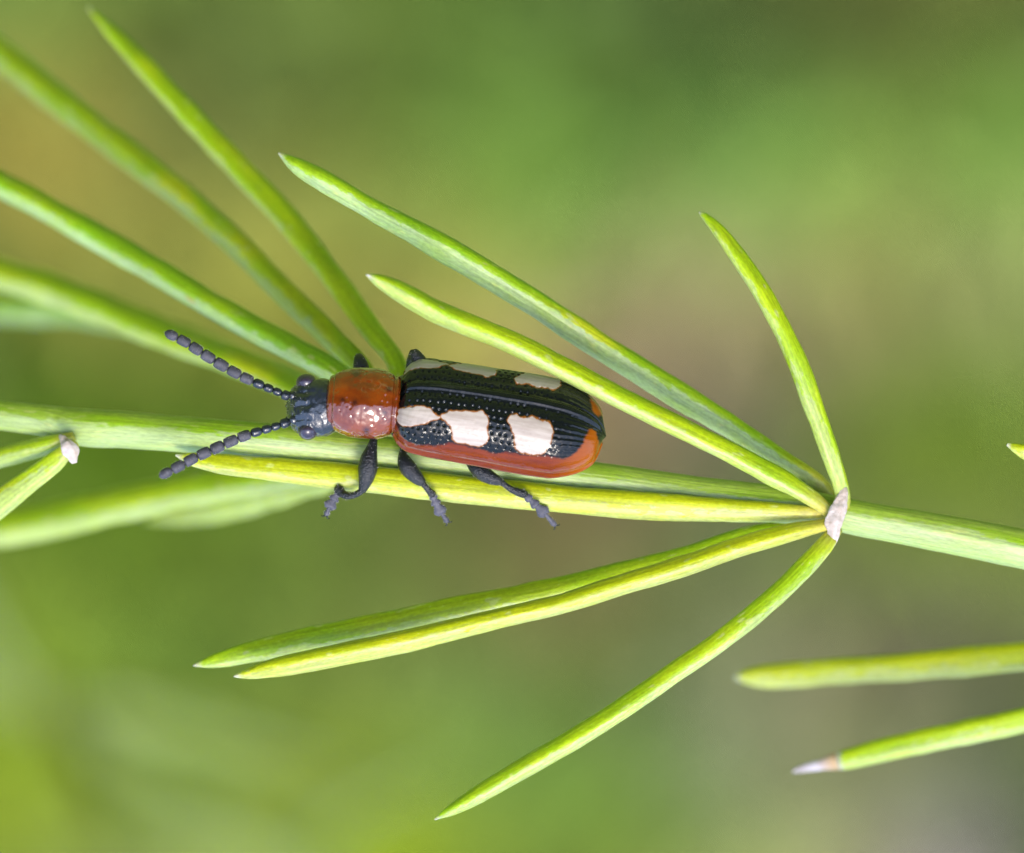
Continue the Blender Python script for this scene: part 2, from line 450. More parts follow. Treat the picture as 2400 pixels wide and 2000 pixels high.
# ------------------------------------------------------------------ the branch the beetle sits on
branch = thing('asparagus_branch', 'sharp green asparagus branch carrying the beetle, whorls of needle cladodes and pale papery nodes', 'branch', px(1955, 1200, -0.6))
STZ = -0.75
def rig_of_world(w):
    return np.linalg.inv(RIG) @ (np.asarray(w, float) / MM)
stem_rows = [(-260, 942, -2.6, 68), (-100, 962, -2.2, 70), (0, 974, -1.9, 73), (110, 987, -1.6, 77), (185, 1001, -1.4, 92), (300, 1008, -1.2, 90), (400, 1016, -1.0, 88), (600, 1033, STZ, 88), (1000, 1077, STZ, 88),
             (1417, 1130, STZ, 90), (1600, 1157, STZ, 92), (1867, 1188, STZ, 90), (1955, 1203, STZ, 84), (2010, 1215, STZ, 84), (2150, 1240, STZ, 89), (2400, 1288, STZ, 96), (2700, 1352, -1.0, 100), (3000, 1412, -1.5, 104)]
def build_stem():
    rows = [(*px(x, y, z), w / PXMM / 2) for x, y, z, w in stem_rows]
    for w, r in (((-0.035, 0.003, 0.001), 0.52), ((-0.075, 0.008, -0.016), 0.65), ((-0.11, 0.014, -0.05), 0.85), ((-0.13, 0.02, -0.09), 1.05), ((-0.14, 0.025, -0.12), 1.3), ((-0.142, 0.027, -0.21), 1.5)):
        rows.append((*rig_of_world(w), r))
    rows = np.array(rows)
    Q = spline(rows, None, np.concatenate([np.linspace(0, 0.12, 240)[:-1], np.linspace(0.12, 1, 120)]))
    P, R = Q[:, :3], Q[:, 3]
    L = np.linalg.norm(np.diff(P, axis=0), axis=1); s = np.concatenate([[0], np.cumsum(L)])
    V, F, N, G = tube(P, R, 28, lobes=[(6, 0.015, 0.3), (2, 0.03, 1.0)], rough=0.012, seed=3)
    fl = np.array((0, -1, 0.45)); fl /= np.linalg.norm(fl)  # stem flank that gets the painted sky sheen
    nr = len(P); th = np.tile(np.arange(28) / 28 * 6.28318, nr); Rr = np.repeat(R, 28)
    tc = np.stack([np.repeat(s, 28) * 0.3, np.cos(th) * Rr * 1.6, np.sin(th) * Rr * 1.6], -1)
    v, f = close_ends(V, F, nr, 28)
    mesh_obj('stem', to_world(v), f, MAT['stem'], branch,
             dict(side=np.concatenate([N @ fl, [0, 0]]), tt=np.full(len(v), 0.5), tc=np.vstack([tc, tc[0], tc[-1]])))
build_stem()

CL = [
    # whorl at the right-hand node
    ('clad', [(1968, 1196, -0.5, 30), (1972, 1160, -0.2, 36), (1950, 1080, 0.2, 40), (1900, 940, 0.4, 46), (1850, 815, 0.5, 47), (1780, 680, 0.4, 44), (1700, 560, 0.2, 34), (1660, 515, 0.1, 20), (1639, 497, 0.0, 4)]),
    ('clad_g', [(1955, 1185, -1.0, 30), (1920, 1135, -1.0, 40), (1850, 1088, -1.0, 44), (1720, 1003, -1.0, 54), (1600, 930, -0.9, 60), (1438, 826, -0.8, 62), (1214, 687, -0.6, 60), (1023, 575, -0.4, 62), (870, 490, -0.4, 46), (755, 423, -0.5, 48), (690, 384, -0.7, 32), (655, 359, -0.8, 4)]),
    ('clad', [(1945, 1200, -0.3, 30), (1890, 1158, -0.1, 42), (1800, 1108, 0.0, 50), (1600, 1008, 0.3, 52), (1440, 929, 0.5, 54), (1214, 812, 0.8, 56), (1023, 731, 1.6, 54), (946, 688, 2.0, 48), (890, 658, 2.4, 30), (858, 643, 2.6, 4)]),
    ('clad_y', [(1950, 1200, -0.4, 26), (1900, 1200, -0.3, 34), (1800, 1199, -0.3, 46), (1700, 1197, -0.3, 54), (1480, 1184, -0.3, 62), (1200, 1162, -0.35, 60), (900, 1131, -0.38, 60), (700, 1110, -0.38, 58), (520, 1091, -0.4, 46), (450, 1079, -0.4, 28), (412, 1069, -0.4, 4)]),
    ('clad', [(1950, 1222, -0.9, 30), (1870, 1240, -1.1, 40), (1754, 1260, -1.1, 46), (1600, 1308, -1.0, 48), (1500, 1335, -1.0, 50), (1298, 1383, -0.9, 52), (1128, 1418, -0.9, 54), (886, 1466, -0.9, 56), (643, 1516, -1.1, 52), (540, 1540, -1.2, 40), (490, 1552, -1.3, 26), (452, 1560, -1.3, 4)]),
    ('clad_y', [(1952, 1228, -0.2, 30), (1870, 1246, 0.0, 42), (1754, 1277, 0.1, 48), (1600, 1327, 0.2, 50), (1450, 1374, 0.2, 50), (1298, 1422, 0.2, 50), (1080, 1473, 0.1, 50), (886, 1514, 0.0, 54), (691, 1556, -0.1, 50), (620, 1570, -0.2, 38), (580, 1580, -0.3, 24), (547, 1586, -0.3, 4)]),
    ('clad', [(1958, 1240, -0.4, 30), (1925, 1285, 0.0, 42), (1830, 1385, 0.2, 48), (1714, 1484, 0.3, 50), (1570, 1588, 0.3, 52), (1430, 1680, 0.3, 52), (1257, 1785, 0.3, 50), (1120, 1866, 0.2, 42), (1060, 1900, 0.1, 28), (1016, 1924, 0.0, 4)]),
    # whorl at the node hidden by the beetle
    ('clad', [(960, 1000, -1.6, 36), (930, 860, -2.4, 46), (875, 785, -3.2, 52), (800, 683, -4.2, 56), (686, 533, -5.2, 60), (571, 408, -6.0, 60), (457, 287, -6.8, 58), (343, 165, -7.6, 52), (265, 82, -8.2, 36), (205, 20, -8.6, 6)]),
    ('clad', [(950, 1010, -1.8, 36), (850, 862, -3.0, 50), (777, 789, -3.8, 56), (686, 697, -4.8, 58), (571, 583, -6.0, 62), (457, 482, -7.2, 66), (343, 391, -8.4, 68), (229, 305, -9.6, 70), (114, 217, -10.8, 72), (0, 130, -12, 72), (-120, 45, -13, 64), (-220, -25, -13.8, 8)]),
    ('clad_g', [(940, 1020, -1.5, 36), (850, 925, -1.8, 46), (780, 872, -2.2, 52), (686, 818, -2.8, 56), (571, 755, -3.5, 58), (457, 690, -4.2, 60), (343, 622, -4.8, 60), (229, 556, -5.4, 60), (114, 492, -6.0, 60), (0, 433, -6.6, 60), (-100, 384, -7.2, 56), (-230, 322, -7.8, 8)]),
    ('clad', [(940, 1020, -1.9, 36), (760, 945, -4.2, 56), (600, 872, -6.2, 66), (400, 790, -8.4, 72), (200, 709, -10.4, 78), (0, 640, -12.0, 80), (-120, 604, -13, 76), (-300, 550, -14, 8)]),
    ('clad_g', [(950, 1010, -2.4, 36), (720, 905, -7.5, 56), (560, 838, -11.0, 60), (400, 780, -14, 62), (180, 730, -18, 66), (0, 720, -21, 70), (-200, 700, -24, 8)]),
    ('clad', [(950, 1040, -2.0, 36), (800, 1090, -4.0, 60), (650, 1121, -6.2, 70), (450, 1153, -8.4, 76), (230, 1199, -10.6, 80), (0, 1240, -12.6, 80), (-120, 1262, -13.6, 70), (-260, 1290, -14.4, 8)]),
    ('clad', [(950, 1050, -2.4, 36), (820, 1102, -5.6, 60), (700, 1138, -8.4, 70), (560, 1176, -11.4, 72), (440, 1203, -14, 56), (345, 1220, -16, 8)]),
    # whorl at the left-hand node
    ('clad', [(175, 1025, -1.0, 26), (120, 1043, -1.2, 42), (60, 1060, -1.6, 46), (0, 1077, -2.0, 48), (-120, 1112, -2.8, 44), (-300, 1170, -4, 6)]),
    ('clad', [(178, 1040, -0.7, 26), (130, 1085, -0.9, 44), (60, 1138, -1.2, 54), (0, 1184, -1.6, 58), (-100, 1262, -2.4, 54), (-260, 1390, -3.4, 6)]),
    # whorl at the next node, outside the frame on the right
    ('clad_y', [(2960, 1400, -1.8, 30), (2800, 1480, -3.2, 56), (2600, 1515, -4.4, 66), (2400, 1538, -5.4, 66), (2200, 1554, -6.2, 64), (2000, 1570, -7.0, 62), (1850, 1582, -7.6, 58), (1770, 1586, -8.0, 44), (1722, 1588, -8.2, 8)]),
    ('clad', [(2960, 1410, -1.8, 30), (2800, 1560, -2.4, 50), (2600, 1632, -3.2, 58), (2400, 1688, -3.8, 58), (2250, 1722, -4.2, 56), (2100, 1754, -4.6, 52), (2000, 1776, -4.9, 46), (1966, 1783, -5.0, 40)]),
    ('clad_y', [(2960, 1390, -1.4, 30), (2750, 1260, -0.6, 46), (2560, 1140, 0.2, 50), (2450, 1082, 0.4, 44), (2400, 1060, 0.5, 34), (2359, 1044, 0.5, 5)]),
]
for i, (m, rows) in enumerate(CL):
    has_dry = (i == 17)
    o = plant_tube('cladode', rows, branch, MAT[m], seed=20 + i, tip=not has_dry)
    if has_dry:
        d = plant_tube('dry_tip', [(1970, 1782, -5.0, 41), (1950, 1786, -5.1, 34), (1930, 1791, -5.2, 24), (1895, 1797, -5.4, 19), (1860, 1806, -5.6, 6)], o, MAT['tip'], seed=77)

# papery bracts at the nodes
def bract(rows, thick, seed):
    """rows: px x, px y, z, half-width px; a thin curved scale along the rows"""
    rows = np.array([(*px(x, y, z), w / PXMM) for x, y, z, w in rows])
    Q = spline(rows, 40); P, W = Q[:, :3], np.maximum(Q[:, 3], 0.008)
    V, F, N, G = tube(P, W, 28, flat=thick, rough=0.05, seed=seed, lobes=[(4, 0.12, 0.5)])
    V = V + N * (0.035 * fbm(V, 7, seed + 9))[:, None]
    v, f = close_ends(V, F, len(P), 28)
    mesh_obj('bract', to_world(v), f, MAT['bract'], branch)
bract([(1980, 1142, 0.0, 4), (1976, 1164, 0.0, 10), (1969, 1188, 0.02, 14), (1961, 1206, 0.03, 16), (1955, 1228, 0.02, 17), (1953, 1252, -0.05, 12), (1954, 1280, -0.1, 3)], 0.55, 5)
bract([(140, 1018, -0.75, 4), (150, 1030, -0.6, 11), (159, 1044, -0.52, 18), (166, 1058, -0.52, 19), (170, 1072, -0.56, 13), (174, 1086, -0.6, 4)], 0.55, 6)

# ------------------------------------------------------------------ blurred branches further back
def far_branch(label, root_px, stem, clads, mat, base):
    t = thing('asparagus_branch', label, 'branch', px(*root_px))
    rows = [(*px(x, y, z), w / PXMM / 2 * (D - z) / D) for x, y, z, w in stem]
    rows += [(*rig_of_world(w), r) for w, r in base]
    Q = spline(np.array(rows), 90); P, R = Q[:, :3], Q[:, 3]
    V, F, N, G = tube(P, R, 14, seed=1); v, f = close_ends(V, F, 90, 14)
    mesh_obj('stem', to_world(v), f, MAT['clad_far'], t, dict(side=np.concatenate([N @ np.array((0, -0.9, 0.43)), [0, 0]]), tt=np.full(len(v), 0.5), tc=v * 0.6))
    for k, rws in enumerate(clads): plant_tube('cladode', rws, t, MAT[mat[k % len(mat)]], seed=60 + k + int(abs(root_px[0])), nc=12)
    return t

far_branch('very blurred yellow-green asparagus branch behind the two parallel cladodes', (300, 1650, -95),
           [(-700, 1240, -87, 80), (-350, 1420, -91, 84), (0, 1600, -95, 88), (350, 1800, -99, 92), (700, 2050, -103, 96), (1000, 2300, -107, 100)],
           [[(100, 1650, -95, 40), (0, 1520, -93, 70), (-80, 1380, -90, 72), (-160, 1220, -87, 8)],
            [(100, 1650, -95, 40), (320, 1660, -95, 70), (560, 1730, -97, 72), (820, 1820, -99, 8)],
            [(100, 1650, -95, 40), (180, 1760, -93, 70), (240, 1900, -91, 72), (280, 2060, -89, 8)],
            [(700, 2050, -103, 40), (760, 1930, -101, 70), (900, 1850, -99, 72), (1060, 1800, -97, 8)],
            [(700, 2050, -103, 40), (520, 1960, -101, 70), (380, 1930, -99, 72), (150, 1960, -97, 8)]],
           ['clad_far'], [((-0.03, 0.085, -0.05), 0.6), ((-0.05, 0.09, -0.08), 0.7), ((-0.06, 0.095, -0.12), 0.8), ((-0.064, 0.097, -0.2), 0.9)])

# ------------------------------------------------------------------ the beetle
BANG = math.radians(-9); ROLL = math.radians(34)
beetle = thing('asparagus_beetle', 'small beetle with orange pronotum and black, cream-spotted wing cases on the green stem', 'beetle', px(1000, 1080, -0.35))

def body_frame(p0, ang, roll, pitch=0.0):
    """columns: along body (head to tail), lateral (towards image bottom), dorsal"""
    d = np.array((0, math.sin(roll), math.cos(roll))); a = np.array((1.0, 0, 0))
    a = a * math.cos(pitch) - d * math.sin(pitch); d = np.cross(a, np.cross(d, a)); d /= np.linalg.norm(d)
    l = np.cross(a, d)                    # towards the bottom of the picture
    rz = np.array(((math.cos(ang), -math.sin(ang), 0), (math.sin(ang), math.cos(ang), 0), (0, 0, 1)))
    M = rz @ np.stack([a, l, d], axis=1)
    return lambda v: np.asarray(v, float) @ M.T + np.asarray(p0, float)

BF = body_frame(px(934, 945, 0.42), BANG, ROLL, 0.02)
EL = 4.10                                   # length of the wing cases, mm
# u, half width, height over the side line
ETAB = [(0, 0.70, 0.40), (0.03, 0.86, 0.55), (0.08, 0.97, 0.66), (0.2, 1.0, 0.74), (0.4, 1.0, 0.78), (0.6, 1.02, 0.79), (0.75, 1.01, 0.75), (0.84, 0.91, 0.66), (0.91, 0.76, 0.52), (0.96, 0.56, 0.36), (0.986, 0.36, 0.21), (1.0, 0.13, 0.07)]

# pattern on one wing case, in (u along, v from suture to side edge)
SPOTS = []
def sdf_poly(P, x, y):
    """signed distance (negative inside), vectorised"""
    P = np.asarray(P, float); n = len(P)
    d = np.full(x.shape, 1e9); ins = np.zeros(x.shape, bool)
    for i in range(n):
        a, b = P[i], P[(i + 1) % n]
        e = b - a; wx, wy = x - a[0], y - a[1]
        t = np.clip((wx * e[0] + wy * e[1]) / (e @ e + 1e-12), 0, 1)
        d = np.minimum(d, np.hypot(wx - e[0] * t, wy - e[1] * t))
        c = ((a[1] > y) != (b[1] > y)) & (x < (b[0] - a[0]) * (y - a[1]) / (b[1] - a[1] + 1e-12) + a[0])
        ins ^= c
    return np.where(ins, -d, d)

def elytron_surface(U, Vv, sgn):
    T = interp(ETAB, U.ravel()).reshape(*U.shape, 2); W, H = T[..., 0] * 0.975, T[..., 1] * 1.10
    th = Vv * math.radians(104)
    sn, cs = np.sin(th), np.cos(th)
    y = W * np.sign(sn) * np.abs(sn) ** 0.86
    z = H * np.sign(cs) * np.abs(cs) ** 0.80
    x = U * EL + 0.10 * (1 - np.abs(Vv)) * sstep(0.06, 0, U) * 0
    x = x - 0.06 * sstep(0.0, 0.5, Vv) * sstep(0.95, 1.0, U)
    return np.stack([x, y * sgn, z], -1)

# outlines traced on the wing case nearest the bottom of the picture, as (px, py), turned into (u, v) below
CREAM_PX = [
    [(932, 968), (938, 957), (955, 952), (980, 954), (1005, 961), (1022, 969), (1034, 976), (1022, 980), (1010, 984), (1000, 992), (975, 997), (950, 1000), (936, 995), (931, 982)],
    [(1031, 974), (1045, 967), (1065, 962), (1100, 962), (1130, 966), (1142, 973), (1145, 985), (1142, 1005), (1144, 1022), (1136, 1036), (1131, 1047), (1100, 1043), (1075, 1040), (1062, 1036), (1064, 1022), (1060, 1006), (1050, 996), (1040, 985)],
    [(1187, 987), (1198, 973), (1225, 976), (1260, 982), (1286, 990), (1292, 1000), (1295, 1018), (1288, 1040), (1280, 1052), (1279, 1065), (1250, 1064), (1206, 1056), (1205, 1040), (1207, 1020), (1200, 1005), (1196, 996)],
]
# inner limit of the orange margin (everything further out is orange), then the orange tail
ORANGE_PX = [[(928, 975), (929, 990), (936, 1014), (948, 1028), (975, 1040), (1005, 1044), (1035, 1043), (1055, 1038), (1070, 1042), (1130, 1052), (1150, 1062), (1200, 1062), (1280, 1068), (1300, 1075), (1322, 1077), (1340, 1070), (1358, 1050), (1368, 1032), (1376, 1010), (1382, 1003), (1400, 1012), (1425, 1040), (1430, 1120), (1250, 1160), (1000, 1120), (915, 1060), (905, 990)]]

def uv_lookup():
    U, V = np.meshgrid(np.linspace(0, 1, 260), np.linspace(0, 1, 140), indexing='ij')
    X = BF(elytron_surface(U, V, 1))
    k = D / (D - X[..., 2])
    ix, iy = 1200 + X[..., 0] * k * PXMM, 1000 - X[..., 1] * k * PXMM
    N = normals_grid(X, wrap=False); vis = N[..., 2] * np.sign(N[130, 20, 2]) > -0.05
    def f(p):
        d = np.where(vis, np.hypot(ix - p[0], iy - p[1]), 1e9)
        j = np.unravel_index(np.argmin(d), d.shape)
        u, v = U[j], V[j]
        if d[j] > 8:                         # beyond the outline: past the edge
            v = 1.08 if p[1] > 960 + (p[0] - 930) * 0.13 else v
            if p[0] > 1405: u = 1.05
            if p[0] < 925: u = -0.05
        return (u, v)
    return f
LOOK = uv_lookup()
CREAM = [[LOOK(p) for p in poly] for poly in CREAM_PX]
ORANGE = [[LOOK(p) for p in poly] for poly in ORANGE_PX]

def smooth_poly(P, k=3):
    P = np.asarray(P, float)
    for _ in range(k):                      # Chaikin
        Q = np.roll(P, -1, axis=0); P = np.stack([0.75 * P + 0.25 * Q, 0.25 * P + 0.75 * Q], 1).reshape(-1, 2)
    return P

def build_elytron(sgn):
    nu, nv = 420, 170
    u = np.linspace(0, 1, nu); u = u + 0.03 * np.sin(2 * math.pi * u) / (2 * math.pi) * -1
    v = np.linspace(0.0, 1, nv)
    U, V = np.meshgrid(u, v, indexing='ij')
    X = elytron_surface(U, V, sgn)
    N = normals_grid(X, wrap=False)
    if N[nu // 2, 10, 2] < 0: N = -N
    arc = 1.45                               # arc length across, mm
    s, w = U * EL, V * arc
    q = np.stack([s, w, s * 0], -1)
    # colour masks
    un, vn = U + 0.010 * fbm(q, 5, 61) + 0.004 * fbm(q, 16, 63), V + 0.028 * fbm(q, 5, 62) + 0.010 * fbm(q, 16, 64)
    cr = np.full(U.shape, 9.0)
    for P in CREAM: cr = np.minimum(cr, sdf_poly(smooth_poly(P, 2) * np.array((EL, arc)), un * EL, vn * arc))
    og = np.full(U.shape, 9.0)
    for P in ORANGE: og = np.minimum(og, sdf_poly(smooth_poly(P, 1) * np.array((EL, arc)), un * EL, vn * arc))
    og = np.where(V > 0.93, -1, og)
    cream = sstep(0.006, -0.010, cr); rim = sstep(0.032, 0.006, cr) * 0.8; orange = sstep(0.03, -0.05, og)
    sut = sstep(0.05, 0.03, V); orange = orange * (1 - sut)
    black = (1 - cream) * (1 - orange)
    # punctures in rows
    rows = 10; pitch = 0.135
    r = np.clip(np.floor((V - 0.035) * rows / 0.93), 0, rows - 1)
    vc = 0.035 + (r + 0.5) * 0.93 / rows
    k = np.round(s / pitch - 0.5 * (r % 2)); sc = (k + 0.5 * (r % 2)) * pitch
    j1 = hash3(k, r, r * 0, 5 if sgn > 0 else 6) - 0.5; j2 = hash3(k, r, r * 0 + 3, 7) - 0.5
    dd = np.hypot(s - sc - j1 * 0.04, (V - vc) * arc - j2 * 0.03)
    fade = sstep(0.93, 0.55, U) * sstep(0.01, 0.05, U)
    disp = -0.034 * np.exp(-(dd / 0.027) ** 2) * fade * (0.10 + 0.90 * black)
    # raised suture and groove beside it, rows of wrinkles at the tail
    disp += 0.036 * sstep(0.040, 0.012, V) * sstep(0, 0.05, U) * sstep(1.0, 0.9, U) - 0.016 * np.exp(-((V - 0.060) / 0.015) ** 2)
    disp += 0.006 * black * np.cos(V * 2 * math.pi * 13) * sstep(0.68, 0.85, U) * sstep(1.0, 0.95, U) * sstep(0.05, 0.1, V)
    disp += (0.003 + 0.003 * black) * fbm(q * np.array((1, 1.6, 1)), 5, 31 + sgn) + 0.003 * black * fbm(q, 16, 40)
    disp += (0.004 + 0.020 * black) * fbm(q, 4.5, 51) * sstep(0.3, 0.6, V) * sstep(0.5, 0.1, U)
    disp += 0.03 * np.exp(-((U - 0.09) / 0.07) ** 2 - ((V - 0.66) / 0.13) ** 2)        # shoulder
    disp += 0.020 * sstep(0.92, 0.98, V) - 0.010 * np.exp(-((V - 0.90) / 0.02) ** 2)   # rolled side edge
    X = X + N * disp[..., None]
    # thickness: fold the side edge under
    E = X[:, -1:, :] + np.array((0, -0.10 * sgn, -0.03)); 
    X = np.concatenate([X, E], 1)
    ext = lambda A: np.concatenate([A, A[:, -1:]], 1).ravel()
    F = grid_faces(nu, nv + 1, wrap=False)
    if sgn > 0: F = F[:, ::-1]
    tc = np.stack([ext(s), ext(w), ext(s * 0 + sgn * 5)], -1)
    mesh_obj('elytron', to_world(BF(X.reshape(-1, 3))), F[:, ::-1], MAT['elytra'], beetle,
             dict(cream=ext(cream), rim=ext(rim), orange=ext(orange), tc=tc))
build_elytron(1); build_elytron(-1)

def loft(tab, frame, nu=90, nc=72, pw=0.85, disp=None):
    """tab rows: x, half width, height up, depth down, lateral shift, dorsal shift"""
    T = np.asarray(tab, float)
    t = np.linspace(0, 1, nu); xs = T[0, 0] + (T[-1, 0] - T[0, 0]) * (0.5 - 0.5 * np.cos(math.pi * t))
    I = interp(T, xs) if T[0, 0] < T[-1, 0] else interp(T[::-1], xs)
    th = np.arange(nc) / nc * 2 * math.pi
    sn, cs = np.sin(th), np.cos(th)
    Y = I[:, 0:1] * (np.sign(sn) * np.abs(sn) ** pw)[None] + I[:, 3:4]
    up = np.where(cs[None] > 0, I[:, 1:2], I[:, 2:3])
    Z = up * (np.sign(cs) * np.abs(cs) ** pw)[None] + I[:, 4:5]
    X = np.stack([np.repeat(xs[:, None], nc, 1), Y, Z], -1)
    N = normals_grid(X)
    ctr = X.mean(1, keepdims=True)
    if np.mean(np.sum(N * (X - ctr), -1)) < 0: N = -N
    if disp is not None: X = X + N * disp(X)[..., None]
    F = grid_faces(nu, nc)[:, ::-1] if T[0, 0] < T[-1, 0] else grid_faces(nu, nc)
    loc = X.reshape(-1, 3)
    v, f = close_ends(loc, F, nu, nc)
    return frame(v), f, v

# continuous dark body under the plates
v, f, l = loft([(-1.30, 0.30, 0.30, 0.34, 0, 0), (-0.9, 0.46, 0.36, 0.46, 0, -0.02), (-0.1, 0.56, 0.34, 0.56, 0, -0.02), (0.25, 0.86, 0.36, 0.62, 0, -0.02), (1.2, 0.93, 0.40, 0.60, 0, -0.02), (2.6, 0.92, 0.4, 0.52, 0, -0.02), (3.6, 0.66, 0.3, 0.34, 0, 0), (4.0, 0.12, 0.05, 0.06, 0, 0)], BF, 70, 48)
mesh_obj('body', to_world(v), f, MAT['body'], beetle)

# pronotum
PF = body_frame(px(852, 945, 0.52), math.radians(-4), math.radians(14), 0.0)
def pr_disp(X):
    d = 0.012 * fbm(X, 6, 71) + 0.004 * fbm(X, 18, 72)
    # punctures
    k = np.floor(X * 8); best = np.full(X.shape[:2], 9.0)
    for dx in (-1, 0, 1):
        for dy in (-1, 0, 1):
            for dz in (-1, 0, 1):
                kk = k + np.array((dx, dy, dz))
                c = np.stack([hash3(kk[..., 0], kk[..., 1], kk[..., 2], s) for s in (81, 82, 83)], -1)
                best = np.minimum(best, np.linalg.norm(X * 8 - kk - c, axis=-1))
    d = d - 0.016 * np.exp(-(best / 0.20) ** 2)
    x = X[..., 0]
    d = d - 0.030 * np.exp(-((x - 0.60) / 0.025) ** 2) - 0.02 * np.exp(-((x + 0.62) / 0.03) ** 2)
    d = d + 0.05 * np.exp(-((x - 0.05) / 0.25) ** 2 - ((X[..., 1] - 0.22) / 0.2) ** 2) * (X[..., 2] > 0)
    d = d - 0.02 * np.exp(-((X[..., 1] + 0.28) / 0.10) ** 2 - (x / 0.4) ** 2) * (X[..., 2] > 0)
    return d
v, f, l = loft([(-0.72, 0.36, 0.30, 0.34, 0, 0), (-0.69, 0.45, 0.40, 0.42, 0, 0), (-0.60, 0.535, 0.48, 0.47, 0, 0), (-0.42, 0.62, 0.55, 0.50, 0, 0), (-0.1, 0.69, 0.60, 0.52, 0, 0), (0.22, 0.695, 0.60, 0.52, 0, 0), (0.46, 0.64, 0.56, 0.50, 0, 0), (0.60, 0.575, 0.52, 0.48, 0, 0), (0.66, 0.56, 0.50, 0.46, 0, 0), (0.70, 0.52, 0.45, 0.43, 0, 0)], PF, 170, 200, 0.88, pr_disp)
sp = 0
for cx, cy, r in ((-0.18, -0.46, 0.08), (0.48, -0.18, 0.085), (-0.16, 0.16, 0.07), (-0.4, 0.1, 0.06), (0.42, 0.30, 0.05), (0.1, 0.62, 0.07)):
    sp = np.maximum(sp, 0.9 * np.exp(-((np.hypot(l[:, 0] - cx, (l[:, 1] - cy) * 1.1)) / r) ** 2) * (l[:, 2] > 0))
mesh_obj('pronotum', to_world(v), f, MAT['pronotum'], beetle, dict(spot=sp, tc=l))

# head with eyes
HF = body_frame(px(728, 956, 0.40), math.radians(2), math.radians(8), -0.08)
def hd_disp(X):
    x, y, z = X[..., 0], X[..., 1], X[..., 2]
    front = sstep(0.2, -0.05, x)
    d = 0.014 * fbm(X, 9, 91) + 0.020 * fbm(X, 15, 92) * front + 0.003 * fbm(X, 30, 93)
    d = d - 0.05 * np.exp(-(y / 0.05) ** 2 - ((x + 0.12) / 0.16) ** 2) * (z > 0)
    d = d - 0.04 * np.exp(-((np.abs(y) - 0.26) / 0.05) ** 2 - ((x + 0.1) / 0.2) ** 2) * (z > 0)
    return d
v, f, l = loft([(0.60, 0.40, 0.30, 0.34, 0, 0), (0.46, 0.50, 0.38, 0.38, 0, 0), (0.25, 0.57, 0.42, 0.40, 0, 0), (0.06, 0.57, 0.41, 0.40, 0, 0), (-0.12, 0.53, 0.38, 0.38, 0, -0.02), (-0.28, 0.46, 0.33, 0.36, 0, -0.06), (-0.38, 0.38, 0.26, 0.34, 0, -0.12), (-0.45, 0.24, 0.18, 0.28, 0, -0.2), (-0.50, 0.06, 0.06, 0.08, 0, -0.3)], HF, 120, 120, 0.9, hd_disp)
v_head, l_head = v, l
head = mesh_obj('head', to_world(v), f, MAT['head'], beetle)
def ellipsoid(name, c, r, frame, mat, parent, nu=28, nc=36, seed=0, rough=0.0):
    ph = np.linspace(0.02, math.pi - 0.02, nu)[:, None]; th = np.arange(nc)[None] / nc * 2 * math.pi
    X = np.stack([np.cos(ph) + 0 * th, np.sin(ph) * np.sin(th), np.sin(ph) * np.cos(th)], -1)
    X = X * np.array(r) * (1 + rough * fbm(X, 3, seed)[..., None]) + np.array(c)
    v, f = close_ends(X.reshape(-1, 3), grid_faces(nu, nc), nu, nc)
    return mesh_obj(name, to_world(frame(v)), f, mat, parent)
ellipsoid('eye', (-0.06, 0.47, 0.08), (0.195, 0.175, 0.24), HF, MAT['eye'], head)
ellipsoid('eye', (-0.06, -0.49, 0.06), (0.205, 0.175, 0.24), HF, MAT['eye'], head)
for s in (1, -1):
    ellipsoid('antenna_socket', (-0.33, 0.24 * s, 0.12), (0.10, 0.10, 0.10), HF, MAT['head'], head, 14, 18, 5, 0.1)
    ellipsoid('palp', (-0.42, 0.12 * s, -0.44), (0.12, 0.06, 0.06), HF, MAT['leg'], head, 12, 14)

# fine pale hairs
def setae(name, pts, nrm, L, parent, seed, r=0.0035):
    rs = np.random.default_rng(seed); V = []; F = []
    for p, n in zip(pts, nrm):
        d = n + rs.normal(0, 0.35, 3); d /= np.linalg.norm(d)
        a = np.cross(d, (0.3, 0.5, 0.8)); a /= np.linalg.norm(a); b = np.cross(d, a)
        k = len(V); ln = L * rs.uniform(0.6, 1.3)
        for t in range(3):
            an = t * 2.0944; V.append(p - n * 0.004 + r * (math.cos(an) * a + math.sin(an) * b))
        V.append(p + d * ln)
        for t in range(3): F.append([k + t, k + (t + 1) % 3, k + 3])
    o = mesh_obj(name, to_world(np.array(V)), F, MAT['seta'], parent, smooth=False); o['kind'] = 'stuff'

hv = np.asarray(v_head); hn = hv - hv.mean(0)
sel = np.where((l_head[:, 0] < 0.02) & (l_head[:, 2] > -0.2))[0]
sel = np.random.default_rng(3).choice(sel, 70, replace=False)
hn = hn[sel] / np.linalg.norm(hn[sel], axis=1, keepdims=True)
setae('head_down', hv[sel], hn, 0.06, head, 3, 0.0022)

def bead(P0, P1, r, prof, nc=18, flat=1.0, seed=0, rough=0.0):
    """barrel-shaped segment from P0 to P1"""
    prof = np.asarray(prof, float)
    t = np.linspace(0, 1, 14)
    pr = interp(prof, t)[:, 0]
    P = P0 + (P1 - P0) * t[:, None]
    V, F, N, G = tube(P, r * pr, nc, flat=flat, rough=rough, seed=seed)
    v, f = close_ends(V, F, 14, nc)
    return v, f, V, N

